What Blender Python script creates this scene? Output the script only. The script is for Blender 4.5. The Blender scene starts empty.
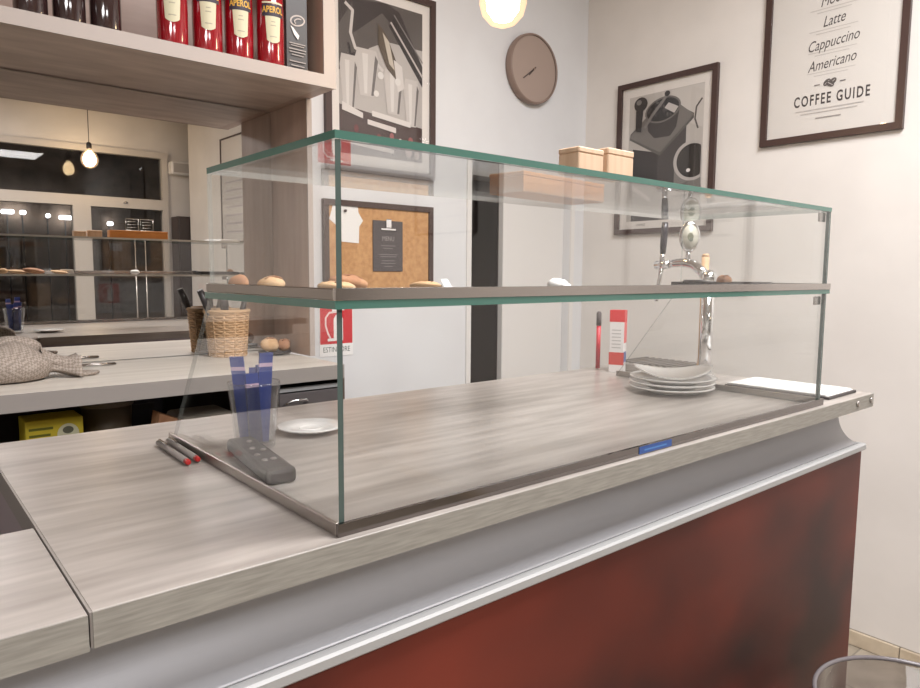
import bpy, bmesh, math, random
from mathutils import Vector, Matrix
random.seed(7)
SC = bpy.context.scene
COL = SC.collection
PI = math.pi

# ------------------------------------------------------------------ camera
cam_d = bpy.data.cameras.new('camera')
cam_d.sensor_width = 36.0
cam_d.lens = 692.0 / 920.0 * 36.0
cam_d.clip_start = 0.02
cam = bpy.data.objects.new('camera', cam_d)
COL.objects.link(cam)
vx = Vector((1282 - 460, 344 - 279, -692)).normalized()
vy = Vector((-129 - 460, 344 - 269, -692)).normalized()
vz = vx.cross(vy).normalized()
vy = vz.cross(vx)
M = Matrix(((vx.x, vx.y, vx.z, 0), (vy.x, vy.y, vy.z, 0), (vz.x, vz.y, vz.z, 1.38), (0, 0, 0, 1)))
cam.matrix_world = M
SC.camera = cam

# ------------------------------------------------------------------ world, exposure, lights
world = bpy.data.worlds.new('world')
SC.world = world
world.use_nodes = True
bg = world.node_tree.nodes['Background']
bg.inputs[0].default_value = (0.012, 0.011, 0.013, 1)
bg.inputs[1].default_value = 1.0
SC.view_settings.view_transform = 'Standard'
SC.view_settings.look = 'None'
SC.view_settings.gamma = 1.0
SC.view_settings.exposure = 0.0
SC.view_settings.use_curve_mapping = False
SC.cycles.transparent_max_bounces = 40
SC.cycles.max_bounces = 12
SC.cycles.glossy_bounces = 8
SC.cycles.caustics_reflective = False
SC.cycles.caustics_refractive = False


def area(name, loc, sx, sy, power, color):
    d = bpy.data.lights.new(name, 'AREA')
    d.shape = 'RECTANGLE'
    d.size, d.size_y, d.energy, d.color = sx, sy, power, color
    o = bpy.data.objects.new(name, d)
    o.location = loc
    COL.objects.link(o)
    return o


area('ceiling_lamp_bar', (1.35, 0.15, 2.96), 1.3, 0.8, 86, (1.0, 0.985, 0.99))
area('ceiling_lamp_room', (-1.5, -1.6, 2.96), 1.2, 0.9, 80, (1.0, 0.985, 0.985))
area('ceiling_lamp_window', (0.3, -2.2, 2.96), 0.9, 0.5, 36, (1.0, 0.985, 0.985))


# ------------------------------------------------------------------ materials
MATS = {}


def srgb(r, g, b):
    def f(c):
        c /= 255.0
        return c / 12.92 if c <= 0.04045 else ((c + 0.055) / 1.055) ** 2.4
    return (f(r), f(g), f(b), 1.0)


def mat(name, col, rough=0.5, metal=0.0, spec=0.5, coat=0.0, emit=None, emit_s=0.0, bump=None, col2=None,
        nscale=(1, 1, 1), nsize=5.0, detail=4.0, lo=0.35, hi=0.65, alpha=1.0):
    if name in MATS:
        return MATS[name]
    m = bpy.data.materials.new(name)
    m.use_nodes = True
    nt = m.node_tree
    b = nt.nodes['Principled BSDF']
    b.inputs['Base Color'].default_value = col
    b.inputs['Roughness'].default_value = rough
    b.inputs['Metallic'].default_value = metal
    b.inputs['Specular IOR Level'].default_value = spec
    b.inputs['Coat Weight'].default_value = coat
    b.inputs['Alpha'].default_value = alpha
    if emit:
        b.inputs['Emission Color'].default_value = emit
        b.inputs['Emission Strength'].default_value = emit_s
    if col2 or bump:
        tc = nt.nodes.new('ShaderNodeTexCoord')
        mp = nt.nodes.new('ShaderNodeMapping')
        mp.inputs['Scale'].default_value = nscale
        nt.links.new(tc.outputs['Object'], mp.inputs['Vector'])
        no = nt.nodes.new('ShaderNodeTexNoise')
        no.inputs['Scale'].default_value = nsize
        no.inputs['Detail'].default_value = detail
        nt.links.new(mp.outputs['Vector'], no.inputs['Vector'])
        if col2:
            cr = nt.nodes.new('ShaderNodeValToRGB')
            cr.color_ramp.elements[0].position = lo
            cr.color_ramp.elements[1].position = hi
            cr.color_ramp.elements[0].color = col
            cr.color_ramp.elements[1].color = col2
            nt.links.new(no.outputs['Fac'], cr.inputs['Fac'])
            nt.links.new(cr.outputs['Color'], b.inputs['Base Color'])
        if bump:
            bp = nt.nodes.new('ShaderNodeBump')
            bp.inputs['Strength'].default_value = bump
            bp.inputs['Distance'].default_value = 0.01
            nt.links.new(no.outputs['Fac'], bp.inputs['Height'])
            nt.links.new(bp.outputs['Normal'], b.inputs['Normal'])
    MATS[name] = m
    return m


def glass(name, tint=(0.992, 0.997, 0.995, 1), ior=1.5, rough=0.0):
    """clear sheet: Fresnel reflection over straight transmission"""
    if name in MATS:
        return MATS[name]
    m = bpy.data.materials.new(name)
    m.use_nodes = True
    nt = m.node_tree
    nt.nodes.remove(nt.nodes['Principled BSDF'])
    out = nt.nodes['Material Output']
    tr = nt.nodes.new('ShaderNodeBsdfTransparent')
    tr.inputs[0].default_value = tint
    gl = nt.nodes.new('ShaderNodeBsdfGlossy')
    gl.inputs['Roughness'].default_value = rough
    geo = nt.nodes.new('ShaderNodeNewGeometry')
    mr = nt.nodes.new('ShaderNodeMapRange')
    mr.inputs['To Min'].default_value = ior
    mr.inputs['To Max'].default_value = 1.0 / ior
    nt.links.new(geo.outputs['Backfacing'], mr.inputs['Value'])
    fr = nt.nodes.new('ShaderNodeFresnel')
    nt.links.new(mr.outputs['Result'], fr.inputs['IOR'])
    mx = nt.nodes.new('ShaderNodeMixShader')
    nt.links.new(fr.outputs[0], mx.inputs[0])
    nt.links.new(tr.outputs[0], mx.inputs[1])
    nt.links.new(gl.outputs[0], mx.inputs[2])
    nt.links.new(mx.outputs[0], out.inputs[0])
    MATS[name] = m
    return m


WALL = mat('wall_paint', srgb(226, 221, 216), 0.75, col2=srgb(218, 213, 208), nsize=3.0, detail=6)
WALLB = mat('back_wall_paint', srgb(223, 224, 226), 0.7, col2=srgb(217, 217, 219), nsize=3.0, detail=6)
CEIL = mat('ceiling_paint', srgb(205, 196, 188), 0.8)
FLOOR = mat('floor_tile', srgb(178, 168, 152), 0.45, col2=srgb(150, 140, 126), nsize=9, detail=6)
GROUT = mat('grout', srgb(150, 142, 130), 0.8)
BASET = mat('baseboard_tile', srgb(206, 192, 170), 0.4, col2=srgb(188, 172, 150), nsize=14, detail=5)
TOP = mat('pale_wood_laminate', srgb(146, 138, 132), 0.28, col2=srgb(180, 172, 166), nscale=(2.0, 17, 17), nsize=2.2, detail=9,
          lo=0.32, hi=0.68)
TOPE = mat('pale_wood_edge', srgb(130, 126, 119), 0.5, col2=srgb(154, 150, 142), nscale=(9, 1, 120), nsize=2.6, detail=8,
           lo=0.3, hi=0.7)
WTOP = mat('worktop_laminate', srgb(205, 198, 188), 0.4, col2=srgb(222, 216, 207), nscale=(1, 10, 10), nsize=2.0, detail=6)
WEDGE = mat('worktop_edge_grey', srgb(150, 143, 138), 0.5)
UNITW = mat('shelf_wood_grey_brown', srgb(182, 160, 144), 0.45, col2=srgb(214, 194, 178), nscale=(3, 12, 3), nsize=1.6,
            detail=7, lo=0.3, hi=0.7)
UNITP = mat('panel_wood_brown', srgb(176, 148, 132), 0.4, col2=srgb(196, 168, 151), nscale=(8, 8, 1), nsize=2.0, detail=6)
UNITB = mat('unit_back_wood', srgb(186, 160, 148), 0.5, col2=srgb(206, 184, 172), nscale=(1, 8, 8), nsize=2, detail=5)
WEDG = mat('white_edge_band', srgb(178, 166, 159), 0.5)
BLACKWOOD = mat('dark_frame_wood', srgb(70, 52, 48), 0.35)
MIRROR = mat('mirror_silver', (0.80, 0.775, 0.75, 1), 0.0, 1.0)
RAILD = mat('rail_painted_dark_reflection', (0.24, 0.22, 0.215, 1), 0.08, 1.0)  # dark reflection in the front base rail, put into the metal colour
RAILS = mat('satin_rail', (0.40, 0.36, 0.33, 1), 0.38, 1.0)
CHROME = mat('chrome', (0.78, 0.78, 0.79, 1), 0.08, 1.0)
STEEL = mat('polished_rail_steel', (0.44, 0.41, 0.39, 1), 0.2, 1.0)
ALU = mat('brushed_aluminium', (0.42, 0.42, 0.44, 1), 0.55, 0.35, bump=0.02, nscale=(1, 60, 60), nsize=8)
TRIMM = mat('bright_trim_aluminium', (0.42, 0.42, 0.42, 1), 0.6, 0.3)
RUST = mat('rust_red_panel', srgb(50, 30, 28), 0.42, spec=0.2, col2=srgb(116, 50, 38), nsize=1.7, detail=3.0, lo=0.36, hi=0.66,
           nscale=(1.0, 1.0, 1.3))
DARK = mat('dark_void', srgb(38, 34, 36), 0.7)
DOORDARK = mat('dark_store_room', srgb(128, 114, 116), 0.8)
GREYP = mat('grey_side_laminate', srgb(166, 154, 158), 0.5)
WHITE = mat('white_lacquer', srgb(226, 223, 220), 0.4)
FRAMEW = mat('white_window_frame', srgb(205, 198, 190), 0.45)
PORC = mat('white_porcelain', srgb(232, 230, 228), 0.18, coat=0.3)
PAPER = mat('white_paper', srgb(238, 237, 236), 0.6)
MATP = mat('poster_mat_paper', srgb(228, 222, 216), 0.55)
CORK = mat('cork', srgb(186, 138, 92), 0.85, col2=srgb(204, 158, 110), nsize=60, detail=4)
GEDGE = mat('green_glass_edge', srgb(72, 112, 101), 0.12, spec=0.6)
GEDGE2 = mat('grey_green_glass_edge', srgb(78, 92, 88), 0.12, spec=0.6)
GEDGE4 = mat('glass_edge_painted_highlight', srgb(214, 212, 206), 0.2, alpha=0.8)  # bright highlight along the back glass edge, painted as a whitish colour
GEDGE3 = mat('clear_glass_edge', srgb(170, 178, 174), 0.15, spec=0.6, alpha=0.35)
GLASS = glass('case_glass')
WGLASS = glass('window_glass', (0.75, 0.75, 0.75, 1))
PGLASS = glass('picture_glass', (0.99, 0.99, 0.99, 1), 1.35)
JGLASS = glass('tumbler_glass', (0.93, 0.94, 0.95, 1))
BINM = glass('smoked_acrylic', (0.80, 0.79, 0.80, 1), 1.25)
BLACKP = mat('black_plastic', srgb(46, 42, 42), 0.4)
WICK = mat('wicker', srgb(208, 172, 134), 0.7)
BREAD = mat('bread_crust', srgb(206, 164, 120), 0.7, col2=srgb(226, 192, 152), nsize=30, detail=4)
BREADD = mat('bread_crust_dark', srgb(170, 118, 84), 0.7, col2=srgb(200, 150, 112), nsize=30, detail=4)


def plain(col, rough=0.55):
    return mat('print_%d_%d_%d_%d' % (col[0], col[1], col[2], int(rough * 100)), srgb(*col), rough)


# ------------------------------------------------------------------ mesh helpers
class MB:
    def __init__(self):
        self.bm = bmesh.new()
        self.mi = 0

    def _faces(self, fs, smooth=False):
        for f in fs:
            f.material_index = self.mi
            f.smooth = smooth

    def box(self, x0, x1, y0, y1, z0, z1, bevel=0.0, rot=None, seg=1):
        r = bmesh.ops.create_cube(self.bm, size=1.0)
        vs = r['verts']
        for v in vs:
            v.co = Vector(((x0 + x1) / 2 + v.co.x * (x1 - x0), (y0 + y1) / 2 + v.co.y * (y1 - y0),
                           (z0 + z1) / 2 + v.co.z * (z1 - z0)))
        fs = set(f for v in vs for f in v.link_faces)
        self._faces(fs)
        if rot is not None:
            c = Vector(((x0 + x1) / 2, (y0 + y1) / 2, (z0 + z1) / 2))
            for v in vs:
                v.co = rot @ (v.co - c) + c
        if bevel:
            es = set(e for v in vs for e in v.link_edges)
            rr = bmesh.ops.bevel(self.bm, geom=list(es), offset=bevel, segments=seg, affect='EDGES', profile=0.5)
            self._faces(rr['faces'])
        return self

    def lathe(self, prof, n=32, cx=0, cy=0, smooth=True, cap0=True, cap1=True, a0=0.0, a1=2 * PI):
        full = abs(a1 - a0 - 2 * PI) < 1e-6
        rings = []
        m = n if full else n + 1
        for r, z in prof:
            ring = []
            for i in range(m):
                a = a0 + (a1 - a0) * i / n
                ring.append(self.bm.verts.new((cx + r * math.cos(a), cy + r * math.sin(a), z)))
            rings.append(ring)
        fs = []
        for a, b in zip(rings[:-1], rings[1:]):
            for i in range(n):
                j = (i + 1) % m
                fs.append(self.bm.faces.new((a[i], a[j], b[j], b[i])))
        self._faces(fs, smooth)
        if full:
            if cap0:
                f = self.bm.faces.new(list(reversed(rings[0]))); self._faces([f])
            if cap1:
                f = self.bm.faces.new(rings[-1]); self._faces([f])
        return self

    def tube(self, pts, rad, n=10, caps=True):
        pts = [Vector(p) for p in pts]
        if not isinstance(rad, (list, tuple)):
            rad = [rad] * len(pts)
        rings = []
        up = Vector((0.13, 0.21, 1)).normalized()
        for i, p in enumerate(pts):
            t = (pts[min(i + 1, len(pts) - 1)] - pts[max(i - 1, 0)]).normalized()
            if abs(t.dot(up)) > 0.97:
                s = t.cross(Vector((1, 0.1, 0))).normalized()
            else:
                s = t.cross(up).normalized()
            u = s.cross(t).normalized()
            rings.append([self.bm.verts.new(p + rad[i] * (math.cos(2 * PI * k / n) * s + math.sin(2 * PI * k / n) * u))
                          for k in range(n)])
        fs = []
        for a, b in zip(rings[:-1], rings[1:]):
            for k in range(n):
                j = (k + 1) % n
                fs.append(self.bm.faces.new((a[k], a[j], b[j], b[k])))
        self._faces(fs, True)
        if caps:
            self._faces([self.bm.faces.new(list(reversed(rings[0]))), self.bm.faces.new(rings[-1])])
        return self

    def prism(self, poly, axis, a, b, cap_mi=None, smooth=False):
        """poly in the plane across axis: x -> (y,z); y -> (x,z); z -> (x,y)"""
        def P(u, v, w):
            return {'x': (w, u, v), 'y': (u, w, v), 'z': (u, v, w)}[axis]
        A = [self.bm.verts.new(P(u, v, a)) for u, v in poly]
        B = [self.bm.verts.new(P(u, v, b)) for u, v in poly]
        n = len(poly)
        fs = [self.bm.faces.new((A[i], A[(i + 1) % n], B[(i + 1) % n], B[i])) for i in range(n)]
        self._faces(fs, smooth)
        cf = [self.bm.faces.new(list(reversed(A))), self.bm.faces.new(B)]
        self._faces(cf)
        if cap_mi is not None:
            for f in cf:
                f.material_index = cap_mi
        return self

    def poly(self, pts):
        f = self.bm.faces.new([self.bm.verts.new(p) for p in pts])
        self._faces([f])
        return self

    def sphere(self, c, rx, ry, rz, u=20, v=12, rot=None):
        r = bmesh.ops.create_uvsphere(self.bm, u_segments=u, v_segments=v, radius=1.0)
        for w in r['verts']:
            p = Vector((w.co.x * rx, w.co.y * ry, w.co.z * rz))
            if rot is not None:
                p = rot @ p
            w.co = p + Vector(c)
        self._faces(set(f for w in r['verts'] for f in w.link_faces), True)
        return self

    def build(self, name, mats, parent=None, loc=None):
        if not isinstance(mats, (list, tuple)):
            mats = [mats]
        bmesh.ops.recalc_face_normals(self.bm, faces=self.bm.faces)
        me = bpy.data.meshes.new(name)
        self.bm.to_mesh(me)
        self.bm.free()
        for m in mats:
            me.materials.append(m)
        o = bpy.data.objects.new(name, me)
        COL.objects.link(o)
        if parent:
            o.parent = parent
        if loc:
            o.location = loc
        return o


def tag(o, label, cat, group=None):
    o['label'] = label
    o['category'] = cat
    if group:
        o['group'] = group
    return o


def thing(name, label, cat, loc=(0, 0, 0), rz=0.0, group=None):
    o = bpy.data.objects.new(name, None)
    o.empty_display_size = 0.05
    COL.objects.link(o)
    o.location = loc
    o.rotation_euler = (0, 0, rz)
    return tag(o, label, cat, group)


def struct(o, label=None):
    o['kind'] = 'structure'
    if label:
        o['label'] = label
    return o


def B(x0, x1, y0, y1, z0, z1, name, m, parent=None, bevel=0.0, loc=None):
    return MB().box(x0, x1, y0, y1, z0, z1, bevel).build(name, m, parent, loc)


def copy_tree(o, parent=None):
    c = o.copy()
    COL.objects.link(c)
    c.parent = parent
    for ch in list(o.children):
        copy_tree(ch, c)
    return c


def text_obj(s, size, m, parent, loc, name='lettering', shear=0.0, align='CENTER', wrap=None, sx=1.0, rotz=None, bold=0.0, space=1.0):
    """flat lettering in the local x-z plane facing -y"""
    cu = bpy.data.curves.new('t', 'FONT')
    cu.body = s
    cu.size = size
    cu.shear = shear
    cu.space_character = space
    cu.align_x = align
    cu.align_y = 'CENTER'
    cu.resolution_u = 3
    cu.offset = bold
    ob = bpy.data.objects.new('t', cu)
    me = bpy.data.meshes.new_from_object(ob)
    bpy.data.objects.remove(ob)
    bpy.data.curves.remove(cu)
    for v in me.vertices:
        x, y = v.co.x * sx, v.co.y
        if rotz:
            x, y = x * math.cos(rotz) - y * math.sin(rotz), x * math.sin(rotz) + y * math.cos(rotz)
        if wrap:          # bend round a vertical cylinder of radius wrap about the local origin
            a = x / wrap
            v.co = (wrap * math.sin(a), -wrap * math.cos(a), y)
        else:
            v.co = (x, 0, y)
    me.materials.clear()
    me.materials.append(m)
    me.name = name
    o = bpy.data.objects.new(name, me)
    COL.objects.link(o)
    o.parent = parent
    o.location = loc
    return o


def print_sheet(name, polys, parent, y=-0.001, step=0.0001, dark=1.0):
    """flat print: polygons in local x-z, each later one a hair in front"""
    mb = MB()
    cols, mats = {}, []
    for i, (pts, c) in enumerate(polys):
        if c not in cols:
            cols[c] = len(mats)
            mats.append(plain(tuple(int(v * (dark if sum(c) < 520 else 1.0)) for v in c)))
        mb.mi = cols[c]
        mb.poly([(p[0], y - step * i, p[1]) for p in pts])
    return mb.build(name, mats, parent)


def ell(cx, cz, rx, rz, n=24, a0=0, a1=2 * PI, tilt=0.0):
    out = []
    for i in range(n):
        a = a0 + (a1 - a0) * i / (n if abs(a1 - a0 - 2 * PI) < 1e-6 else n - 1)
        x, z = rx * math.cos(a), rz * math.sin(a)
        out.append((cx + x * math.cos(tilt) - z * math.sin(tilt), cz + x * math.sin(tilt) + z * math.cos(tilt)))
    return out


def band(p, w):
    """polyline strip as a list of quads"""
    out = []
    for (x0, z0), (x1, z1) in zip(p[:-1], p[1:]):
        d = Vector((x1 - x0, z1 - z0)).normalized()
        n = Vector((-d.y, d.x)) * w / 2
        e = d * w * 0.25
        out.append([(x0 - e.x + n.x, z0 - e.y + n.y), (x1 + e.x + n.x, z1 + e.y + n.y), (x1 + e.x - n.x, z1 + e.y - n.y),
                    (x0 - e.x - n.x, z0 - e.y - n.y)])
    return out


# ================================================================== THE ROOM
YB, XR, ZC, YF, XL = 2.285, 2.74, 3.0, -3.66, -3.0
DX0, DX1, DH = 1.99, 2.64, 1.80          # door opening in the back wall
floor_o = struct(B(XL - .1, 3.6, YF - .1, 3.4, -0.1, -0.002, 'floor', GROUT))
tl = MB().box(-.147, .147, -.147, .147, -0.0015, 0.0).build('tile', FLOOR, floor_o)
first = True
for i in range(10):
    for j in range(10):
        x, y = 2.74 - .15 - .30 * i, 1.95 - .30 * j
        if first:
            o = tl; first = False
        else:
            o = bpy.data.objects.new('tile', tl.data); COL.objects.link(o); o.parent = floor_o
        o.location = (x, y, 0)
struct(B(XL - .1, 3.6, YF - .1, 3.4, ZC, ZC + .1, 'ceiling', CEIL))
# back wall with the doorway
wb = MB()
wb.box(XL, DX0, YB, YB + .12, 0, ZC)
wb.box(DX0, DX1, YB, YB + .12, DH, ZC)
wb.box(DX1, XR + .1, YB, YB + .12, 0, ZC)
struct(wb.build('wall_back', WALLB))
# store room behind the doorway
wd = MB()
wd.box(1.5, 1.55, YB + .12, 3.3, 0, 2.4)
wd.box(3.1, 3.15, YB + .12, 3.3, 0, 2.4)
wd.box(1.5, 3.15, 3.3, 3.35, 0, 2.4)
wd.box(1.5, 3.15, YB + .12, 3.3, 2.4, 2.45)
struct(wd.build('wall_store_room', DOORDARK))
# sliding door leaf, partly open
d1 = B(2.225, 2.639, YB + .04, YB + .075, 0.01, DH - .005, 'door_1', WHITE, bevel=0.003)
struct(d1, 'white sliding door, partly open onto a dark store room')
t1 = MB()
t1.box(DX0 - .025, DX0, YB - .008, YB, 0, DH)
t1.box(DX1, DX1 + .025, YB - .008, YB, 0, DH)
t1.box(DX0 - .025, DX1 + .025, YB - .008, YB, DH, DH + .025)
struct(t1.build('trim_1', WHITE), 'white frame round the dark doorway')
# right wall, its end and the recess by the shop window
wr = MB()
wr.box(XR, XR + .15, -3.36, YB + .12, 0, ZC)
struct(wr.build('wall_right', WALL))
struct(B(3.4, 3.5, YF, -3.36, 0, ZC, 'wall_recess', WALL))
struct(B(XR + .15, 3.4, -3.38, -3.36, 0, ZC, 'wall_recess_return', WALL))
struct(B(XL - .1, XL, YF, YB, 0, ZC, 'wall_left', WALL))
# baseboard of single tiles along the right wall
bb = struct(B(XR - .004, XR, -3.3, YB, 0, .058, 'baseboard_right', GROUT))
bt = MB().box(-.011, 0, -.1485, .1485, 0, .056, .002).build('tile', BASET, bb)
for k in range(18):
    o = bt if k == 0 else bpy.data.objects.new('tile', bt.data)
    if k:
        COL.objects.link(o); o.parent = bb
    o.location = (XR - .004, YB - .16 - .30 * k, .001)
struct(B(XL, DX0 - .03, YB - .012, YB, 0, .08, 'baseboard_back', BASET))

# front wall with the shop window (seen in the mirror)
WX0, WX1 = -1.6, 2.60
wf = MB()
wf.box(XL, WX0, YF - .1, YF, 0, ZC)
wf.box(WX1, 3.5, YF - .1, YF, 0, ZC)
wf.box(WX0, WX1, YF - .1, YF, 2.63, ZC)
struct(wf.build('wall_front', WALL))
fr = MB()
fr.box(WX0, WX1, YF - .08, YF + .03, 2.565, 2.63)
fr.box(WX0 + .06, WX1 - .06, YF - .08, YF + .02, 2.0, 2.11)
fr.box(WX0 + .06, WX1 - .06, YF - .08, YF + .02, 0.0, .12)
fr.box(WX1 - .06, WX1, YF - .08, YF + .02, 0, 2.565)
fr.box(WX0, WX0 + .06, YF - .08, YF + .02, 0, 2.565)
for x in (1.72, .80, -.10, -.95):
    fr.box(x - .085, x + .085, YF - .08, YF + .02, .12, 2.0)
w1 = struct(fr.build('window_1', FRAMEW), 'white shop window and glazed doors onto the night street, seen in the mirror')
B(WX0 + .06, WX1 - .06, YF - .045, YF - .035, 2.11, 2.565, 'pane', WGLASS, w1)
xs = [WX0 + .06, -.95 - .085, -.95 + .085, -.10 - .085, -.10 + .085, .80 - .085, .80 + .085, 1.72 - .085, 1.72 + .085, WX1 - .06]
for a, b in zip(xs[0::2], xs[1::2]):
    B(a, b, YF - .045, YF - .035, .12, 2.0, 'pane', WGLASS, w1)
MB().lathe([(.022, 0), (.022, .012), (.012, .02)], 16).build('closer_knob', STEEL, w1, (2.15, YF + .022, 2.05))
# street outside
struct(B(-8, 10, -14, YF - .1, -.15, -.05, 'pavement', mat('asphalt', srgb(60, 56, 56), .8)))
fac = struct(B(-8, 10, -12.4, -12, -.05, 6.5, 'facade_opposite', mat('dark_facade', srgb(186, 160, 140), .9, col2=srgb(130, 112, 98), nsize=2)))
lampm = mat('street_lamp_glow', (1, 1, 1, 1), emit=(0.85, .93, 1, 1), emit_s=14.0)
lx = [(2.12, 2.40, .30), (2.38, 2.40, .14), (2.82, 2.36, .10), (3.14, 2.34, .34), (3.98, 2.26, .14)]
ln = ['widest white street light seen through the shop window in the mirror', 'second white street light from the left in the mirrored window',
      'small white street light near the mirrored window mullion', 'jagged white shop sign light beside the mirrored window mullion',
      'white street light in the right-hand mirrored window pane']
for (x, z, w), lb in zip(lx, ln):
    t = thing('street_light', lb, 'street light', (x, -11.95, -.05), group='lights in the street outside')
    MB().tube([(0, 0, 0), (0, 0, z + .05)], .012).build('post', BLACKP, t)
    MB().box(-w * .36, w * .36, .03, .16, z, z + .08, .02).build('lamp_head', lampm, t)

# ================================================================== BAR
BX0, BX1, BY0, BY1, BZ = 0.122, 1.82, 0.610, 1.322, 1.10
bar = thing('bar_counter', 'bar counter front with rust-red panel and silver cove below the pale wood top', 'bar counter', (0.9, .95, 0))


def loc_part(o, p):
    o.location = tuple(-c for c in p.location)
    return o


def BP(x0, x1, y0, y1, z0, z1, name, m, p, bevel=0.0):
    """box given in world coordinates as a part of p"""
    L = p.location
    return B(x0 - L.x, x1 - L.x, y0 - L.y, y1 - L.y, z0 - L.z, z1 - L.z, name, m, p, bevel)


BP(.124, 1.775, .682, 1.318, .0, 1.0675, 'body', GREYP, bar)
BP(-1.2, 1.76, .66, .68, 0, .10, 'plinth', DARK, bar)
BP(-1.2, 1.80, .622, .650, .10, .964, 'front_panel', RUST, bar)
cv = [(.674, 1.066), (.674, 1.055)]
for k in range(17):
    a = PI / 2 * k / 16
    cv.append((.674 - .049 * (1 - math.cos(a)), 1.050 - .068 * math.sin(a)))
n_front = len(cv)
cv += [(.626, .980), (.680, .980), (.680, 1.066)]
mb = MB().prism(cv, 'x', -1.2, 1.785)
for f in mb.bm.faces:
    if len(f.verts) == 4 and all(v.co.y < .6745 and v.co.z > .9815 for v in f.verts):
        f.smooth = True
loc_part(mb.build('cove', ALU, bar), bar)
BP(-1.2, 1.803, .612, .655, .964, .980, 'trim_strip', TRIMM, bar, .003)
BP(1.776, 1.80, .650, 1.30, .10, .964, 'end_panel', GREYP, bar)

top = thing('bar_worktop', 'long pale wood laminate bar top carrying the glass display case', 'worktop', (0.97, .966, 1.068))
mb = MB(); mb.box(BX0, BX1, BY0 + .002, BY1, 1.068, BZ, .0005)
loc_part(mb.build('slab', TOP, top), top)
BP(BX0, BX1, BY0, BY0 + .002, 1.0685, BZ - .0004, 'edge_band', TOPE, top)
BP(BX0 - .002, BX0, BY0 + .002, BY1, 1.0685, BZ - .0008, 'edge_band', WEDGE, top)
for x in (1.723, 1.802):
    o = MB().lathe([(.007, 0), (.007, .003), (.004, .004)], 14).build('screw_cap', STEEL, top)
    o.rotation_euler = (PI / 2, 0, 0)
    o.location = (x - .97, BY0 - .966, 1.086 - 1.068)
flap = thing('counter_flap', 'short narrow counter flap left of the joint in the bar top', 'worktop', (-.5, .735, 1.0665))
loc_part(MB().box(-1.2, BX0 - .0035, BY0 + .002, .862, 1.0665, 1.0985, .0005).build('slab', TOP, flap), flap)
BP(-1.2, BX0 - .0035, BY0, BY0 + .002, 1.067, 1.0981, 'edge_band', TOPE, flap)
BP(-1.2, BX0 - .0035, .862, .864, 1.067, 1.0977, 'edge_band', WEDGE, flap)

# ================================================================== GLASS DISPLAY CASE
CX0, CX1, CY0, CYU, CYL = .364, 1.560, .627, .978, 1.168
ZS0, ZS1, ZT0, ZT1 = 1.342, 1.351, 1.5145, 1.523
case = thing('display_case', 'two-tier clear glass display case with chrome rails on the bar top', 'display case', (0.962, .80, BZ))
G2 = [GEDGE, GLASS, GEDGE2, GEDGE3, GEDGE4]
T = .007


def pane(poly, axis, a, b, name):
    mb = MB().prism(poly, axis, a, b, cap_mi=1)
    bmesh.ops.recalc_face_normals(mb.bm, faces=mb.bm.faces)
    for f in mb.bm.faces:
        if f.material_index == 0:
            if axis != 'z':
                f.material_index = 2 if f.normal.y < -.5 or axis == 'y' else 3
            elif f.normal.y > .5:
                f.material_index = 4  # back edge takes the painted highlight
            elif abs(f.normal.x) > .5:
                f.material_index = 0
    o = mb.build(name, G2, case)
    return loc_part(o, case)


pane([(CX0, CY0), (CX1, CY0), (CX1, CYU), (CX0, CYU)], 'z', ZT0, ZT1, 'top_pane')
pane([(CX0 - .004, CY0 - .004), (CX1 + .004, CY0 - .004), (CX1 + .004, CYU + .01), (CX0 - .004, CYU + .01)], 'z', ZS0, ZS1, 'glass_shelf')
pane([(CX0 + T, ZS1 + .001), (CX1 - T, ZS1 + .001), (CX1 - T, ZT0 - .0003), (CX0 + T, ZT0 - .0003)], 'y', CY0 + .001, CY0 + .001 + T, 'front_pane')
pane([(CX0 + T, BZ + .002), (CX1 - T, BZ + .002), (CX1 - T, ZS0 - .0003), (CX0 + T, ZS0 - .0003)], 'y', CY0 + .001, CY0 + .001 + T, 'front_pane')
for x in (CX0, CX1 - T):
    pane([(CY0 + .001, ZS1 + .001), (CYU, ZS1 + .001), (CYU, ZT0 - .0003), (CY0 + .001, ZT0 - .0003)], 'x', x + .0003, x + T - .0003, 'side_pane')
    pane([(CY0 + .001, BZ + .002), (CYL, BZ + .002), (CYU + .008, ZS0 - .0003), (CY0 + .001, ZS0 - .0003)], 'x', x + .0003, x + T - .0003, 'side_pane')
for z, y1 in ((BZ, CYL + .004), (ZS1, CYU + .004)):
    h = .0145 if z == BZ else .0125
    BP(CX0 - .004, CX1 + .004, CY0 - .005, CY0, z + .0003, z + h, 'front_rail', RAILD if z == BZ else STEEL, case)
    BP(CX0 - .004, CX0, CY0, y1, z + .0003, z + h, 'side_rail', RAILS, case, .001)
    BP(CX1, CX1 + .004, CY0, y1, z + .0003, z + h, 'side_rail', RAILS, case, .001)
BP(CX0 + .012, CX1 - .012, CY0 + .009, CY0 + .013, ZS1 + .0003, ZS1 + .0125, 'front_rail', STEEL, case, .001)
for z0, z1 in ((1.318, 1.336), (1.493, 1.513)):
    BP(CX1 - .036, CX1 - .008, CY0 + .0085, CY0 + .013, z0, z1, 'clip', STEEL, case, .001)
st = BP(.892, .980, CY0 - .0060, CY0 - .0051, BZ + .0022, BZ + .0132, 'sticker', plain((38, 74, 138), .4), case)
o = BP(.905, .965, CY0 - .00615, CY0 - .0060, BZ + .006, BZ + .0085, 'printed_line', plain((70, 120, 180), .4), case)
o.parent = st

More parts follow.
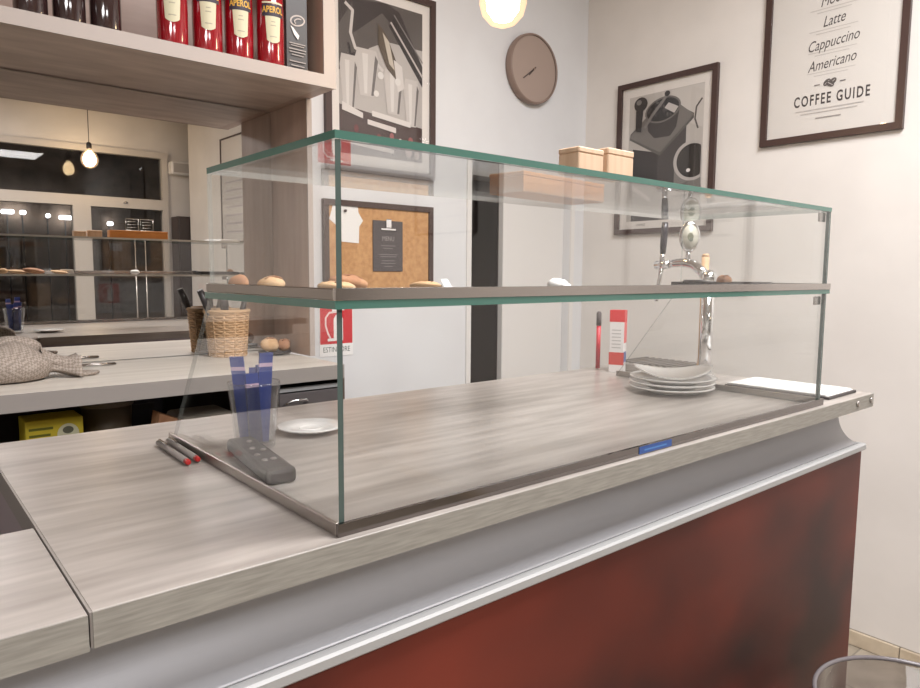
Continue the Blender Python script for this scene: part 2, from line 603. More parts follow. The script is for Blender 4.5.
# ================================================================== BACK BAR
WX = 1.058
Yw0, Yw1, Zw = 1.782, 2.283, 1.108
wt = thing('back_worktop', 'pale worktop of the back bar below the mirror', 'worktop', (0, 2.03, 1.066))
loc_part(MB().box(-1.65, WX, Yw0 + .002, Yw1, 1.066, Zw, .001).build('slab', WTOP, wt), wt)
BP(-1.65, WX, Yw0, Yw0 + .002, 1.0662, Zw - .0006, 'edge_band', WEDGE, wt)
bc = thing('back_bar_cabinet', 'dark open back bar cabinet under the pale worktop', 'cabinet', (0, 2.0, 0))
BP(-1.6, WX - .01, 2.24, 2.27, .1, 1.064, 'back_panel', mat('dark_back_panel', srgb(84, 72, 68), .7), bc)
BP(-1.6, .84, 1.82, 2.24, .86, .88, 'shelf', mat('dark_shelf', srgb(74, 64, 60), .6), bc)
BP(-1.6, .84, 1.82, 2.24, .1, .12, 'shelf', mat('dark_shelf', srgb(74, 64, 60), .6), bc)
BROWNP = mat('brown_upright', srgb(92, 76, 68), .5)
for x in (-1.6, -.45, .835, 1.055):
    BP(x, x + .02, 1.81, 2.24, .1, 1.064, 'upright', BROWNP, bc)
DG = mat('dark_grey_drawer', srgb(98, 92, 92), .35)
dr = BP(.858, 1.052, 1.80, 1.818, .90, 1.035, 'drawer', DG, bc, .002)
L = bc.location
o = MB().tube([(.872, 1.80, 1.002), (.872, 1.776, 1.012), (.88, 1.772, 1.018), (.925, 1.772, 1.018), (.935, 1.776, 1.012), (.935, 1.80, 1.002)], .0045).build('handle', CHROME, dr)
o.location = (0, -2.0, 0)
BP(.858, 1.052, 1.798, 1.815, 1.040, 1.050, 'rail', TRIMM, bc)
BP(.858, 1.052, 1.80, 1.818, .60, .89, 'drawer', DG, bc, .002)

# things on the open shelf
yb = thing('yellow_box', 'bright yellow printed box on the dark shelf under the back worktop', 'box', (.318, 1.95, .88))
B(-.062, .062, -.05, .05, 0, .140, 'carton', mat('yellow_carton', srgb(222, 200, 60), .5), yb, .002)
print_sheet('print', [([(-.055, .10), (-.01, .10), (-.01, .106), (-.055, .106)], (120, 120, 40)), ([(-.055, .116), (-.004, .116), (-.004, .122), (-.055, .122)], (120, 120, 40)),
                      ([(-.055, .084), (-.014, .084), (-.014, .09), (-.055, .09)], (120, 120, 40)), (ell(.028, .10, .024, .026), (226, 224, 190)), (ell(.028, .11, .012, .009), (110, 110, 90)),
                      (ell(.028, .09, .014, .007), (120, 116, 90))], yb, -.0505)
tb = thing('round_tub', 'round dark olive tub right of the yellow box', 'tub', (.462, 2.02, .88))
MB().lathe([(.055, 0), (.062, .14)], 28).build('tub_body', mat('olive_tub', srgb(112, 100, 82), .5), tb)
MB().lathe([(.066, .141), (.066, .155), (.06, .157)], 28).build('lid', mat('olive_lid', srgb(134, 122, 104), .4), tb)
t = thing('dark_crate', 'near-black plastic crate behind the tub on the dark shelf', 'crate', (.56, 2.12, .88))
mb = MB(); mb.box(-.06, .06, -.06, -.052, 0, .15); mb.box(-.06, .06, .052, .06, 0, .15); mb.box(-.06, -.052, -.052, .052, 0, .15)
mb.box(.052, .06, -.052, .052, 0, .15); mb.box(-.052, .052, -.052, .052, 0, .006)
mb.build('crate_body', mat('crate_plastic', srgb(52, 52, 62), .5), t)
B(-.035, .035, -.063, -.0605, .11, .125, 'grip', BLACKP, t)
t = thing('paper_wrapped_bread', 'tan wedge of bread lying at the right of the dark shelf', 'bread', (.59, 1.92, .88))
MB().prism([(-.05, 0), (.05, 0), (.045, .09), (-.03, .125)], 'y', -.03, .03).build('crust', BREADD, t)
t = thing('folded_towels', 'flat cream folded towel pile on the shelf behind the jar', 'towels', (.70, 1.98, .88))
for k in range(3):
    MB().box(-.075, .075, -.08, .08, .034 * k, .034 * k + .033, .012, seg=2).build('towel', mat('cream_towel', srgb(206, 196, 182), .9), t)
t = thing('white_cup', 'small white cup beside the yellow box on the dark shelf', 'cup', (.232, 1.90, .88))
MB().lathe([(.018, 0), (.022, .03), (.026, .09), (.024, .09), (.02, .03), (.002, .006)], 20, cap1=False).build('cup_body', PORC, t)
MB().tube([(.024, 0, .075), (.04, 0, .07), (.04, 0, .04), (.023, 0, .035)], .004, 8).build('handle', PORC, t)
t = thing('dark_red_carton', 'dark red carton at the far left of the dark shelf', 'box', (.16, 2.03, .88))
B(-.05, .05, -.05, .05, 0, .15, 'carton', mat('maroon_carton', srgb(92, 58, 54), .5), t, .002)
B(-.03, .03, -.052, -.0505, .04, .11, 'label_print', plain((120, 86, 80)), t)

# wall mirror
mir = tag(MB().box(-1.62, 1.068, 0, .006, 0, .808).build('wall_mirror', MIRROR), 'wide wall mirror behind the back bar reflecting the shop window', 'mirror')
mir.location = (0, 2.270, 1.110)
mir.rotation_euler = (math.radians(0.28), 0, 0)

# shelf unit above and around the mirror
su = thing('shelf_unit', 'wall shelf unit of grey-brown wood with white edges holding bottles', 'shelf unit', (0, 2.07, 1.92))
BP(-1.65, 1.045, 1.862, 2.255, 1.921, 1.955, 'shelf', UNITW, su)
BP(-1.65, 1.085, 1.858, 1.862, 1.920, 1.956, 'edge_band', WEDG, su)
BP(-1.65, 1.045, 2.255, 2.284, 1.921, 2.80, 'back_panel', UNITB, su)
BP(1.045, 1.083, 1.862, 2.284, 1.921, 2.80, 'side_panel', UNITP, su)
BP(1.045, 1.085, 1.858, 1.862, 1.956, 2.80, 'edge_band', WEDG, su)
BP(-1.65, 1.045, 1.862, 2.255, 2.36, 2.395, 'shelf', UNITW, su)
BP(-1.65, 1.045, 1.862, 2.255, 2.765, 2.80, 'shelf', UNITW, su)
BP(1.070, 1.086, 2.018, 2.284, 1.109, 1.920, 'side_panel', UNITP, su)
BP(1.070, 1.087, 2.014, 2.018, 1.109, 1.920, 'edge_band', WEDG, su)
BP(-1.65, -1.625, 2.018, 2.284, 1.109, 1.920, 'side_panel', UNITP, su)

# bottles --------------------------------------------------------------
REDG = mat('red_bottle', srgb(150, 22, 34), 0.08, coat=0.6, spec=0.6)
DKG = mat('dark_brown_bottle', srgb(52, 34, 34), 0.07, coat=0.6, spec=0.6)
CREAM = plain((214, 208, 178))
NAVY = plain((56, 48, 62))
YEL = plain((228, 178, 74))


def red_bottle(x, y, face, label):
    t = thing('liqueur_bottle', label, 'bottle', (x, y, 1.955), face, 'red bottles on the shelf')
    MB().lathe([(.030, 0), (.0365, .004), (.038, .02), (.039, .10), (.0375, .19), (.033, .215), (.018, .245), (.0145, .27), (.0145, .305)], 32).build('bottle_body', REDG, t)
    MB().lathe([(.0165, .296), (.0165, .325), (.015, .327)], 20).build('cap', mat('red_cap', srgb(170, 30, 36), .35), t)
    r = .0395
    mb = MB()
    n = 12
    vs0, vs1 = [], []
    for i in range(n + 1):
        f = i / n * 2 - 1
        a0, a1 = -PI / 2 + f * .46, -PI / 2 + f * .56
        drop = .010 * (f * f)
        vs0.append(mb.bm.verts.new((r * math.cos(a0), r * math.sin(a0), .062 + drop * .8)))
        vs1.append(mb.bm.verts.new((r * math.cos(a1), r * math.sin(a1), .135)))
    for i in range(n):
        mb.bm.faces.new((vs0[i], vs0[i + 1], vs1[i + 1], vs1[i])).smooth = True
    lb = mb.build('paper_label', CREAM, t)
    MB().lathe([(r + .0002, .134), (r + .0002, .166)], 20, a0=-PI / 2 - .78, a1=-PI / 2 + .78).build('band_label', NAVY, t)
    text_obj('APEROL', .0235, YEL, t, (0, 0, .151), wrap=r + .0006, sx=.72, bold=.0006)
    MB().lathe([(r + .0001, .168), (r + .0001, .173)], 20, a0=-PI / 2 - .78, a1=-PI / 2 + .78).build('label_trim', CREAM, t)
    for k, (zz, ww) in enumerate(((.118, .012), (.108, .016), (.078, .02))):
        MB().lathe([(r + .0004, zz), (r + .0004, zz + .0022)], 6, a0=-PI / 2 - ww * 12, a1=-PI / 2 + ww * 12).build('printed_line', plain((168, 160, 140)), t)
    return t


for k, (x, lb) in enumerate(((.640, 'red liqueur bottle, leftmost of the four red ones'), (.732, 'red liqueur bottle, second of the four red ones'),
                             (.820, 'red liqueur bottle, third of the four red ones'), (.906, 'red liqueur bottle beside the black printed box'))):
    red_bottle(x, 1.93 if k < 3 else 1.915, -.30 + .03 * k, lb)
for x, lb in ((.318, 'dark bottle at the left end of the upper shelf'), (.398, 'middle one of the three dark bottles'),
              (.478, 'dark bottle nearest to the red bottles')):
    t = thing('dark_bottle', lb, 'bottle', (x, 1.925, 1.955), -.2, 'dark bottles on the shelf')
    MB().lathe([(.028, 0), (.034, .004), (.0355, .015), (.0355, .17), (.031, .20), (.015, .235), (.0135, .30)], 28).build('bottle_body', DKG, t)
    MB().lathe([(.016, .29), (.016, .318), (.014, .32)], 18).build('cap', BLACKP, t)
    MB().lathe([(.036, .105), (.036, .165)], 18, a0=-PI / 2 - .9, a1=-PI / 2 + .9).build('paper_label', plain((150, 60, 44)), t)
t = thing('black_gift_box', 'black printed box with white emblem beside the red bottles', 'box', (.986, 1.935, 1.955), -.10)
B(-.033, .033, -.033, .033, 0, .26, 'carton', mat('black_carton', srgb(46, 40, 40), .4), t, .002)
P = []
for w in band([(p[0], p[1]) for p in ell(.002, .148, .021, .014, 20, tilt=.25)] + [ell(.002, .148, .021, .014, 20, tilt=.25)[0]], .004):
    P.append((w, (190, 180, 176)))
for w in band(ell(.004, .146, .012, .007, 12, PI * .2, PI * 1.2, .3), .003):
    P.append((w, (190, 180, 176)))
P.append(([(-.020, .131), (-.012, .126), (.006, .106), (.002, .094), (-.010, .108)], (236, 232, 230)))
for z, w in ((.082, .024), (.076, .02), (.066, .026), (.058, .024), (.050, .018), (.032, .024), (.020, .02)):
    P.append(([(-w, z), (w, z - .002), (w, z + .001), (-w, z + .003)], (158, 150, 146)))
print_sheet('print', P, t, -.0335)

# basket with dark handles -------------------------------------------------
bk = thing('wicker_basket', 'round wicker basket on the back worktop against the mirror', 'basket', (.868, 2.192, Zw))
mb = MB()
H, NR = .142, 18
for r_ in range(NR):
    z = .004 + H * r_ / NR
    R0 = .0555 + .0105 * r_ / NR
    pts = []
    for k in range(49):
        a = 2 * PI * k / 48
        rr = R0 + .0016 * (1 if (k // 2 + r_) % 2 else -1)
        pts.append((rr * math.cos(a), rr * math.sin(a), z))
    mb.tube(pts, .0044, 5, caps=False)
o = mb.build('woven_wall', WICK, bk); o['kind'] = 'stuff'
MB().lathe([(.053, .002), (.053, .006)], 24).build('basket_floor', WICK, bk)
MB().tube([(.068 * math.cos(2 * PI * k / 36), .068 * math.sin(2 * PI * k / 36), H + .004) for k in range(37)], .006, 8, caps=False).build('rim', WICK, bk)
for k in range(12):
    a = 2 * PI * k / 12
    MB().tube([(.0575 * math.cos(a), .0575 * math.sin(a), .002), (.0665 * math.cos(a), .0665 * math.sin(a), H)], .0035, 6).build('stake', WICK, bk)
for dx, dy, tx, ty, ln_, w, lb in ((-.02, -.01, -.07, -.005, .205, .014, 'dark knife handle leaning left out of the wicker basket'),
                                  (.005, .01, -.012, .0, .195, .018, 'broad black handle standing in the middle of the basket'),
                                  (.02, -.015, .03, -.01, .172, .012, 'short black handle at the right of the basket')):
    t = thing('utensil', lb, 'utensil', (.868 + dx, 2.192 + dy, Zw + .008), 0, 'utensils in the wicker basket')
    MB().tube([(0, 0, 0), (tx * .5, ty * .5, ln_ * .55)], .0035, 8).build('blade', STEEL, t)
    MB().tube([(tx * .5, ty * .5, ln_ * .55), (tx * .75, ty * .75, ln_ * .8), (tx, ty, ln_)], [w * .55, w * .8, w * .7], 10).build('handle', BLACKP, t)
# bread on a dark dish
t = thing('dark_dish', 'shallow dark dish under the bread pieces beside the wicker basket', 'dish', (1.005, 2.135, Zw))
MB().lathe([(.03, 0), (.048, .004), (.056, .009), (.054, .010), (.045, .006), (.001, .003)], 28, cap1=False).build('dish_body', BLACKP, t)


def bread(name, label, loc, rx, ry, rz, m, rot=0, tilt=0, group=None, seam=True):
    t = thing(name, label, 'bread', loc, rot, group)
    mb = MB()
    R_ = Matrix.Rotation(tilt, 3, 'Y')
    mb.sphere((0, 0, 0), rx, ry, rz, 18, 10, R_)
    zmin = min(v.co.z for v in mb.bm.verts)
    for v in mb.bm.verts:
        v.co.z -= zmin
        s = math.sin(v.co.x * 210 + loc[0] * 37) * math.cos(v.co.y * 170 + 2)
        v.co += Vector((v.co.x, v.co.y, 0)) * .06 * s
        v.co.z *= 1 + .05 * s
    mb.build('crust', m, t)
    if seam:
        n = 9
        pts = []
        for k in range(n):
            f = (k / (n - 1) * 2 - 1) * .72
            p = R_ @ Vector((rx * f, -ry * .35, rz * math.sqrt(max(0, 1 - f * f - .1225)) * 1.0))
            pts.append((p.x, p.y, p.z - zmin))
        MB().tube(pts, min(rz * .14, .003), 6).build('score', plain((150, 104, 72), .8), t)
    return t


bread('bread_piece', 'pale curved bread piece on the dark dish by the mirror', (.985, 2.13, Zw + .0085), .034, .024, .024, BREAD, .3, .25)
bread('bread_piece', 'browner bread end right on the dark dish by the mirror', (1.032, 2.125, Zw + .0095), .02, .024, .021, BREADD, 0, .3)

# woven cloth bag
clothm = bpy.data.materials.new('woven_cloth'); clothm.use_nodes = True
nt = clothm.node_tree
b = nt.nodes['Principled BSDF']; b.inputs['Roughness'].default_value = .9
tc = nt.nodes.new('ShaderNodeTexCoord'); ck = nt.nodes.new('ShaderNodeTexChecker')
mp = nt.nodes.new('ShaderNodeMapping'); mp.inputs['Rotation'].default_value = (.5, .6, .7)
nt.links.new(tc.outputs['Object'], mp.inputs[0]); nt.links.new(mp.outputs[0], ck.inputs[0])
ck.inputs['Scale'].default_value = 170
ck.inputs['Color1'].default_value = srgb(176, 164, 154); ck.inputs['Color2'].default_value = srgb(146, 134, 124)
nt.links.new(ck.outputs['Color'], b.inputs['Base Color'])
bp = nt.nodes.new('ShaderNodeBump'); bp.inputs['Strength'].default_value = .5; bp.inputs['Distance'].default_value = .003
nt.links.new(ck.outputs['Fac'], bp.inputs['Height']); nt.links.new(bp.outputs[0], b.inputs['Normal'])
bgt = thing('cloth_bag', 'woven beige cloth bag slumped on the left of the back worktop', 'bag', (.225, 2.00, Zw))
mb = MB(); mb.sphere((0, 0, .04), .115, .085, .05, 32, 18)
for v in mb.bm.verts:
    if v.co.z < 0:
        v.co.z = 0
    v.co.z = max(0, v.co.z * (1 + .12 * math.sin(v.co.x * 45) * math.cos(v.co.y * 38)))
    if v.co.z < .02:
        v.co.z *= .5
mb.build('sack', clothm, bgt)
mb = MB()
n, rings = 26, []
for i in range(8):
    f = i / 7
    rr = .042 - .018 * math.sin(f * PI) + .006 * f
    ring = []
    for k in range(n):
        a = 2 * PI * k / n
        r2 = rr * (1 + .16 * math.sin(5 * a + 3 * f) + .08 * math.sin(9 * a))
        ring.append(mb.bm.verts.new((.085 + .085 * f, -.01 + r2 * math.cos(a) * .9, max(.002, .046 - .024 * f + r2 * .75 * math.sin(a)))))
    rings.append(ring)
for a_, b_ in zip(rings[:-1], rings[1:]):
    for k in range(n):
        f = mb.bm.faces.new((a_[k], a_[(k + 1) % n], b_[(k + 1) % n], b_[k])); f.smooth = True
mb.bm.faces.new(rings[-1])
mb.build('gathered_neck', clothm, bgt)
MB().tube([(.15, -.02, .02), (.175, -.035, .008), (.20, -.02, .006), (.215, .0, .006), (.20, .015, .006), (.18, .005, .008)], .005, 8).build('tie_cord', clothm, bgt)
MB().sphere((.03, .055, .075), .07, .03, .032, 18, 10).build('folded_flap', clothm, bgt)
t = thing('tongs', 'thin grey tongs lying beside the cloth bag against the mirror', 'tongs', (.47, 2.17, Zw))
for s in (-1, 1):
    MB().tube([(-.05, .004 * s, .004), (0, .012 * s, .005), (.055, .005 * s, .004)], .003, 6).build('arm', STEEL, t)
MB().sphere((-.052, 0, .005), .007, .006, .0045, 10, 8).build('joint', STEEL, t)

# ================================================================== THINGS IN AND ON THE CASE
jar = thing('glass_tumbler', 'clear glass tumbler holding blue sticks inside the display case', 'tumbler', (.455, 1.045, BZ))
MB().lathe([(.0295, 0), (.031, .004), (.0405, .104), (.0395, .106), (.0385, .104), (.029, .010), (.001, .008)], 32, cap1=False).build('tumbler_wall', JGLASS, jar)
MB().tube([(.0400 * math.cos(2 * PI * k / 32), .0400 * math.sin(2 * PI * k / 32), .105) for k in range(33)], .0012, 6, caps=False).build('rim', JGLASS, jar)
BL = [mat('blue_sachet', srgb(44, 66, 142), .45), mat('navy_sachet', srgb(38, 48, 96), .45)]
PK = plain((198, 170, 196))
k = 0
for dx, dy, lx_, ly_, ln_, lb in ((-.016, .006, -.020, .004, .137, 'tall blue stick at the left of the glass tumbler'), (.004, .012, .006, .005, .118, 'short dark blue stick behind in the glass tumbler'),
                                 (.010, -.012, .013, -.004, .143, 'tallest blue stick at the right of the glass tumbler'), (-.004, -.013, -.010, -.004, .112, 'shorter blue stick in front in the glass tumbler'),
                                 (.016, .004, .010, .008, .122, 'blue stick leaning on the right rim of the tumbler')):
    t = thing('sugar_stick', lb, 'sugar stick', (.455 + dx * .72, 1.045 + dy * .72, BZ + .009), -.55 + .2 * k, 'blue sticks in the tumbler')
    sh = Matrix.Shear('XY', 3, (0, 0))
    for nm, z0, z1, m_ in (('packet', 0, ln_ - .022, BL[k % 2]), ('stripe', ln_ - .022, ln_ - .016, PK), ('tip', ln_ - .016, ln_, BL[0])):
        mb = MB(); mb.box(-.0105, .0105, -.0025, .0025, z0, z1)
        for v in mb.bm.verts:
            v.co.x += lx_ * .7 * v.co.z / ln_; v.co.y += ly_ * .5 * v.co.z / ln_
        mb.build(nm, m_, t)
    k += 1
t = thing('remote_control', 'dark grey remote control lying inside the left of the display case', 'remote control', (.412, .935, BZ + .0005), -.14)
mb = MB(); mb.box(-.021, .021, -.105, .105, 0, .021, .006, seg=2); mb.build('casing', mat('remote_plastic', srgb(56, 51, 49), .5), t)
for yy, xx in ((.065, .004), (.02, -.004), (.005, .008), (-.02, -.008), (-.05, .006), (-.052, -.007)):
    MB().lathe([(.0042, .0205), (.0042, .0225), (.003, .0232)], 12, xx, yy).build('button', plain((134, 128, 122), .4), t)
t = thing('saucer', 'small white saucer lying alone on the bar inside the case', 'saucer', (.575, 1.085, BZ))
MB().lathe([(.030, 0), (.032, .004), (.055, .009), (.058, .011), (.056, .0125), (.034, .0075), (.001, .006)], 36, cap1=False).build('dish', PORC, t)
MB().lathe([(.0185, .0068), (.0195, .0085), (.0205, .0070)], 28, cap0=False, cap1=False).build('well_ring', PORC, t)
for (x, y0, y1, lb) in ((.334, 1.145, .995, 'grey pen with red tip lying outermost left of the glass case'), (.351, 1.150, 1.003, 'grey pen with red tip lying against the case base rail')):
    t = thing('pen', lb, 'pen', (x, (y0 + y1) / 2, BZ), random.uniform(-.03, .0), 'pens beside the case')
    l = (y0 - y1) / 2
    MB().tube([(0, l, .0055), (0, -l + .012, .0055)], .0046, 10).build('barrel', mat('grey_pen', srgb(150, 142, 138), .3), t)
    MB().tube([(0, -l + .012, .0055), (0, -l + .002, .0055), (0, -l, .0055)], [.0044, .004, .0025], 10).build('tip', plain((186, 40, 40), .4), t)
    MB().box(-.0015, .0015, l - .045, l - .004, .0108, .0122).build('clip', STEEL, t)

# plates
PX, PY = 1.448, .925
for k in range(3):
    t = thing('plate', ['lowest white plate of the stack inside the case', 'second white plate from the bottom of the stack', 'white plate just below the wavy top plate'][k], 'plate', (PX + .002 * k, PY, BZ + .0005 + .011 * k), 0, 'plates stacked in the case')
    MB().lathe([(.055, 0), (.058, .003), (.092, .012), (.100, .0155), (.099, .0175), (.088, .0145), (.055, .0065), (.001, .0055)], 48, cap1=False).build('dish', PORC, t)
    MB().lathe([(.058, .0062), (.0595, .0078), (.061, .0072)], 40, cap0=False, cap1=False).build('well_ring', PORC, t)
t = thing('plate', 'wavy curved white plate on top of the stack inside the case', 'plate', (PX + .006, PY, BZ + .0365), 0, 'plates stacked in the case')
mb = MB()
nr, na = 10, 40
for side in (0, 1):
    rings = []
    for i in range(1, nr + 1):
        r = i / nr
        ring = []
        for k in range(na):
            a = 2 * PI * k / na
            x, y = .103 * r * math.cos(a), .085 * r * math.sin(a)
            z = .003 + .013 * r * r + .010 * r * r * math.cos(2 * (a + .8)) + .0035 * side
            ring.append(mb.bm.verts.new((x, y, z)))
        rings.append(ring)
    c = mb.bm.verts.new((0, 0, .003 + .0035 * side))
    for k in range(na):
        mb.bm.faces.new((c, rings[0][k], rings[0][(k + 1) % na])).smooth = True
    for a_, b_ in zip(rings[:-1], rings[1:]):
        for k in range(na):
            mb.bm.faces.new((a_[k], a_[(k + 1) % na], b_[(k + 1) % na], b_[k])).smooth = True
    if side == 0:
        low = rings[-1]
    else:
        for k in range(na):
            mb.bm.faces.new((low[k], low[(k + 1) % na], rings[-1][(k + 1) % na], rings[-1][k]))
mb.build('dish', PORC, t)
MB().lathe([(.034, 0), (.034, .0045)], 28).build('foot_ring', PORC, t)

# breads on the glass shelf
ZSH = ZS1
bread('bread_roll', 'round tan roll at the back left of the glass shelf', (.392, .945, ZSH), .012, .016, .013, BREADD, .4, .5, seam=False)
bread('bread_roll', 'larger round tan roll second from the left on the glass shelf', (.436, .935, ZSH), .020, .018, .0115, BREAD, .2, 0)
bread('flatbread', 'long flat bread near the left corner of the glass shelf', (.500, .86, ZSH), .050, .024, .008, BREAD, .75, .06)
bread('flatbread', 'flat brown bread behind the long one near the case corner', (.555, .92, ZSH), .045, .022, .012, BREADD, .5, .12)
bread('flatbread', 'flat bread slice in front of the cork board on the shelf', (.665, .87, ZSH), .042, .026, .007, BREAD, .9, .10)
t = thing('price_tag', 'small white tilted card beside the flat bread slice on the glass shelf', 'card', (.700, .86, ZSH), .7)
mb = MB(); mb.box(-.03, .03, -.0005, .0005, 0, .022, rot=Matrix.Rotation(-.5, 3, 'X')); 
zm = min(v.co.z for v in mb.bm.verts)
for v in mb.bm.verts: v.co.z -= zm
mb.build('card', PAPER, t)
MB().box(-.012, .012, .000, .012, 0, .002).build('foot', PAPER, t)
t = thing('paper_ball', 'small crumpled white napkin on the middle of the glass shelf', 'napkin', (.99, .885, ZSH))
mb = MB(); mb.sphere((0, 0, .010), .022, .018, .011, 14, 8)
for v in mb.bm.verts:
    v.co += Vector((random.uniform(-.002, .002), random.uniform(-.002, .002), random.uniform(-.0015, .0015)))
    v.co.z = max(0, v.co.z)
mb.build('crumple', PAPER, t)
MB().box(-.004, .02, -.018, .0, .006, .012, rot=Matrix.Rotation(.5, 3, 'X')).build('corner_fold', PAPER, t)
t = thing('serving_tray', 'dark slim tray at the right end of the glass shelf', 'tray', (1.428, .795, ZSH))
mb = MB(); mb.box(-.105, .105, -.06, .06, 0, .004); mb.box(-.105, .105, .055, .06, .004, .014); mb.box(-.105, .105, -.06, -.055, .004, .014)
mb.box(-.105, -.10, -.055, .055, .004, .014); mb.box(.10, .105, -.055, .055, .004, .014)
mb.build('tray_body', BLACKP, t)
MB().tube([(-.105, -.03, .012), (-.118, -.02, .016), (-.118, .02, .016), (-.105, .03, .012)], .003, 6).build('grip', BLACKP, t)
bread('bread_roll', 'small round brown roll on the dark tray behind the tap', (1.495, .828, ZSH + .0045), .017, .017, .012, BREADD, 0, 0)

# things on top of the case
CARD = mat('peach_cardboard', srgb(222, 192, 164), .7, col2=srgb(210, 178, 148), nscale=(30, 30, 1), nsize=3)
CARDO = mat('orange_cardboard', srgb(222, 152, 84), .7, col2=srgb(212, 138, 72), nsize=12)
for x0, x1, y0, y1, h, m_, rz, lb in ((.768, .824, .652, .690, .036, CARD, .0, 'left one of two peach boxes on top of the glass case'),
                                     (.834, .896, .652, .690, .042, CARD, .0, 'right one of two peach boxes on top of the glass case'),
                                     (.872, 1.130, .880, .960, .036, CARDO, .10, 'low orange box lying on top of the glass case')):
    t = thing('pastry_box', lb, 'box', ((x0 + x1) / 2, (y0 + y1) / 2, ZT1), rz, 'boxes on top of the case')
    w, d = (x1 - x0) / 2, (y1 - y0) / 2
    B(-w, w, -d, d, 0, h * .78, 'box_body', m_, t, .0015)
    B(-w - .0005, w + .0005, -d - .0005, d + .0005, h * .78, h, 'lid', m_, t, .0015)
t = thing('folded_cloth', 'folded white cloth at the right end of the case top', 'cloth', (1.46, .80, ZT1), -.1)
for k in range(2):
    mb = MB(); mb.box(-.055 + .004 * k, .055 - .006 * k, -.10 + .006 * k, .10 - .004 * k, .007 * k, .007 * k + .0065, .003, seg=2)
    mb.build('fold', PAPER, t)

# ================================================================== TAP, TRAY, SMALL THINGS AT THE FAR END
tap = thing('beer_tap', 'chrome beer tap with oval badge and black handle at the bar end', 'beer tap', (1.70, .985, BZ))
MB().lathe([(.034, 0), (.034, .006), (.022, .014), (.0175, .02)], 32).build('base_flange', CHROME, tap)
MB().lathe([(.0165, .015), (.0165, .262)], 28).build('column', CHROME, tap)
MB().sphere((0, 0, .272), .022, .022, .022, 20, 14).build('elbow', CHROME, tap)
MB().tube([(0, .008, .276), (0, .025, .292), (0, .045, .307), (0, .070, .313), (0, .10, .312), (0, .128, .307)], [.015, .013, .0125, .0125, .011, .010], 14).build('arm', CHROME, tap)
MB().tube([(0, .120, .308), (0, .165, .306)], [.012, .0115], 14).build('valve', CHROME, tap)
MB().tube([(0, .145, .303), (.0, .150, .27), (0, .158, .235), (0, .160, .205)], [.008, .0065, .006, .006], 12).build('spout', CHROME, tap)
hd = MB().tube([(0, .146, .312), (0, .145, .330), (0, .144, .338)], [.009, .0075, .006], 14).build('lever_ferrule', CHROME, tap)
MB().tube([(0, .144, .338), (0, .143, .36), (0, .141, .40), (0, .140, .425)], [.0075, .0092, .0098, .0085], 14).build('lever_handle', mat('black_lever', srgb(36, 32, 40), .25), tap)
bdg = thing('x', 'x', 'x'); bpy.data.objects.remove(bdg)
bd = MB().tube([(0, .064, .318), (0, .064, .345)], [.008, .006], 12).build('badge_stem', CHROME, tap)
# oval badge facing the guests
bpos = Vector((0, .062, .382))
mb = MB()
mb.sphere((0, 0, 0), .028, .010, .042, 28, 16)
bo = mb.build('badge', CHROME, tap, tuple(bpos)); bo.rotation_euler = (0, 0, -.85)
mb = MB(); mb.lathe([(.027, 0), (.027, .003), (.001, .0045)], 28, cap1=False)
f_ = mb.build('badge_face', mat('badge_enamel', srgb(196, 192, 178), .25), bo, (0, -.0095, 0)); f_.rotation_euler = (PI / 2, 0, 0); f_.scale = (.78, 1.22, 1)
print_sheet('badge_emblem', [(ell(0, .0, .008, .011), (120, 120, 100)), (ell(.002, -.008, .005, .005), (84, 92, 78))], bo, -.0145)
t = thing('drip_tray', 'grey drip tray on the bar under the beer tap', 'drip tray', (1.736, 1.150, BZ))
mb = MB(); mb.box(-.080, .080, -.105, .105, 0, .024, .003); mb.build('tray_body', mat('tray_grey', srgb(150, 142, 134), .4), t)
for k in range(9):
    MB().box(-.075, .075, -.092 + .0225 * k, -.081 + .0225 * k, .0242, .028).build('slat', mat('tray_slat', srgb(108, 102, 98), .4), t)
t = thing('wooden_muddler', 'tan wooden stick standing behind the beer tap', 'muddler', (1.765, 1.035, BZ))
MB().tube([(0, 0, 0), (0, 0, .02), (0, 0, .05), (0, 0, .33)], [.014, .014, .0095, .0105], 14).build('shaft', mat('pale_wood', srgb(206, 166, 128), .6), t)
MB().tube([(0, 0, .33), (0, 0, .338)], [.0105, .008], 14).build('end_cap', mat('pale_wood', srgb(206, 166, 128), .6), t)
t = thing('red_marker', 'thin red marker with dark cap standing at the bar back edge', 'marker', (1.646, 1.304, BZ))
MB().lathe([(.0065, 0), (.0065, .128)], 14).build('barrel', plain((206, 44, 62), .35), t)
MB().lathe([(.0075, .128), (.0075, .165), (.004, .17)], 14).build('cap', plain((92, 84, 84), .4), t)
t = thing('red_white_carton', 'tall red and white carton standing at the bar back edge', 'carton', (1.626, 1.218, BZ), -1.15)
B(-.021, .021, -.016, .016, 0, .178, 'carton_body', plain((226, 222, 220), .4), t, .001)
B(-.0213, .0213, -.0163, .0163, .145, .1785, 'red_top', plain((206, 36, 42), .4), t)
B(-.0213, .0213, -.0163, -.0160, .022, .058, 'red_panel', plain((200, 62, 54), .4), t)
for z in (.07, .08, .09, .10, .11, .12):
    B(-.014, .012, -.0164, -.0160, z, z + .003, 'printed_line', plain((180, 176, 174), .4), t)
B(.0206, .0214, -.0155, .0155, .085, .145, 'red_side', plain((214, 84, 84), .4), t)
B(.0206, .0214, -.0155, .0155, .03, .060, 'blue_side', plain((60, 80, 140), .4), t)
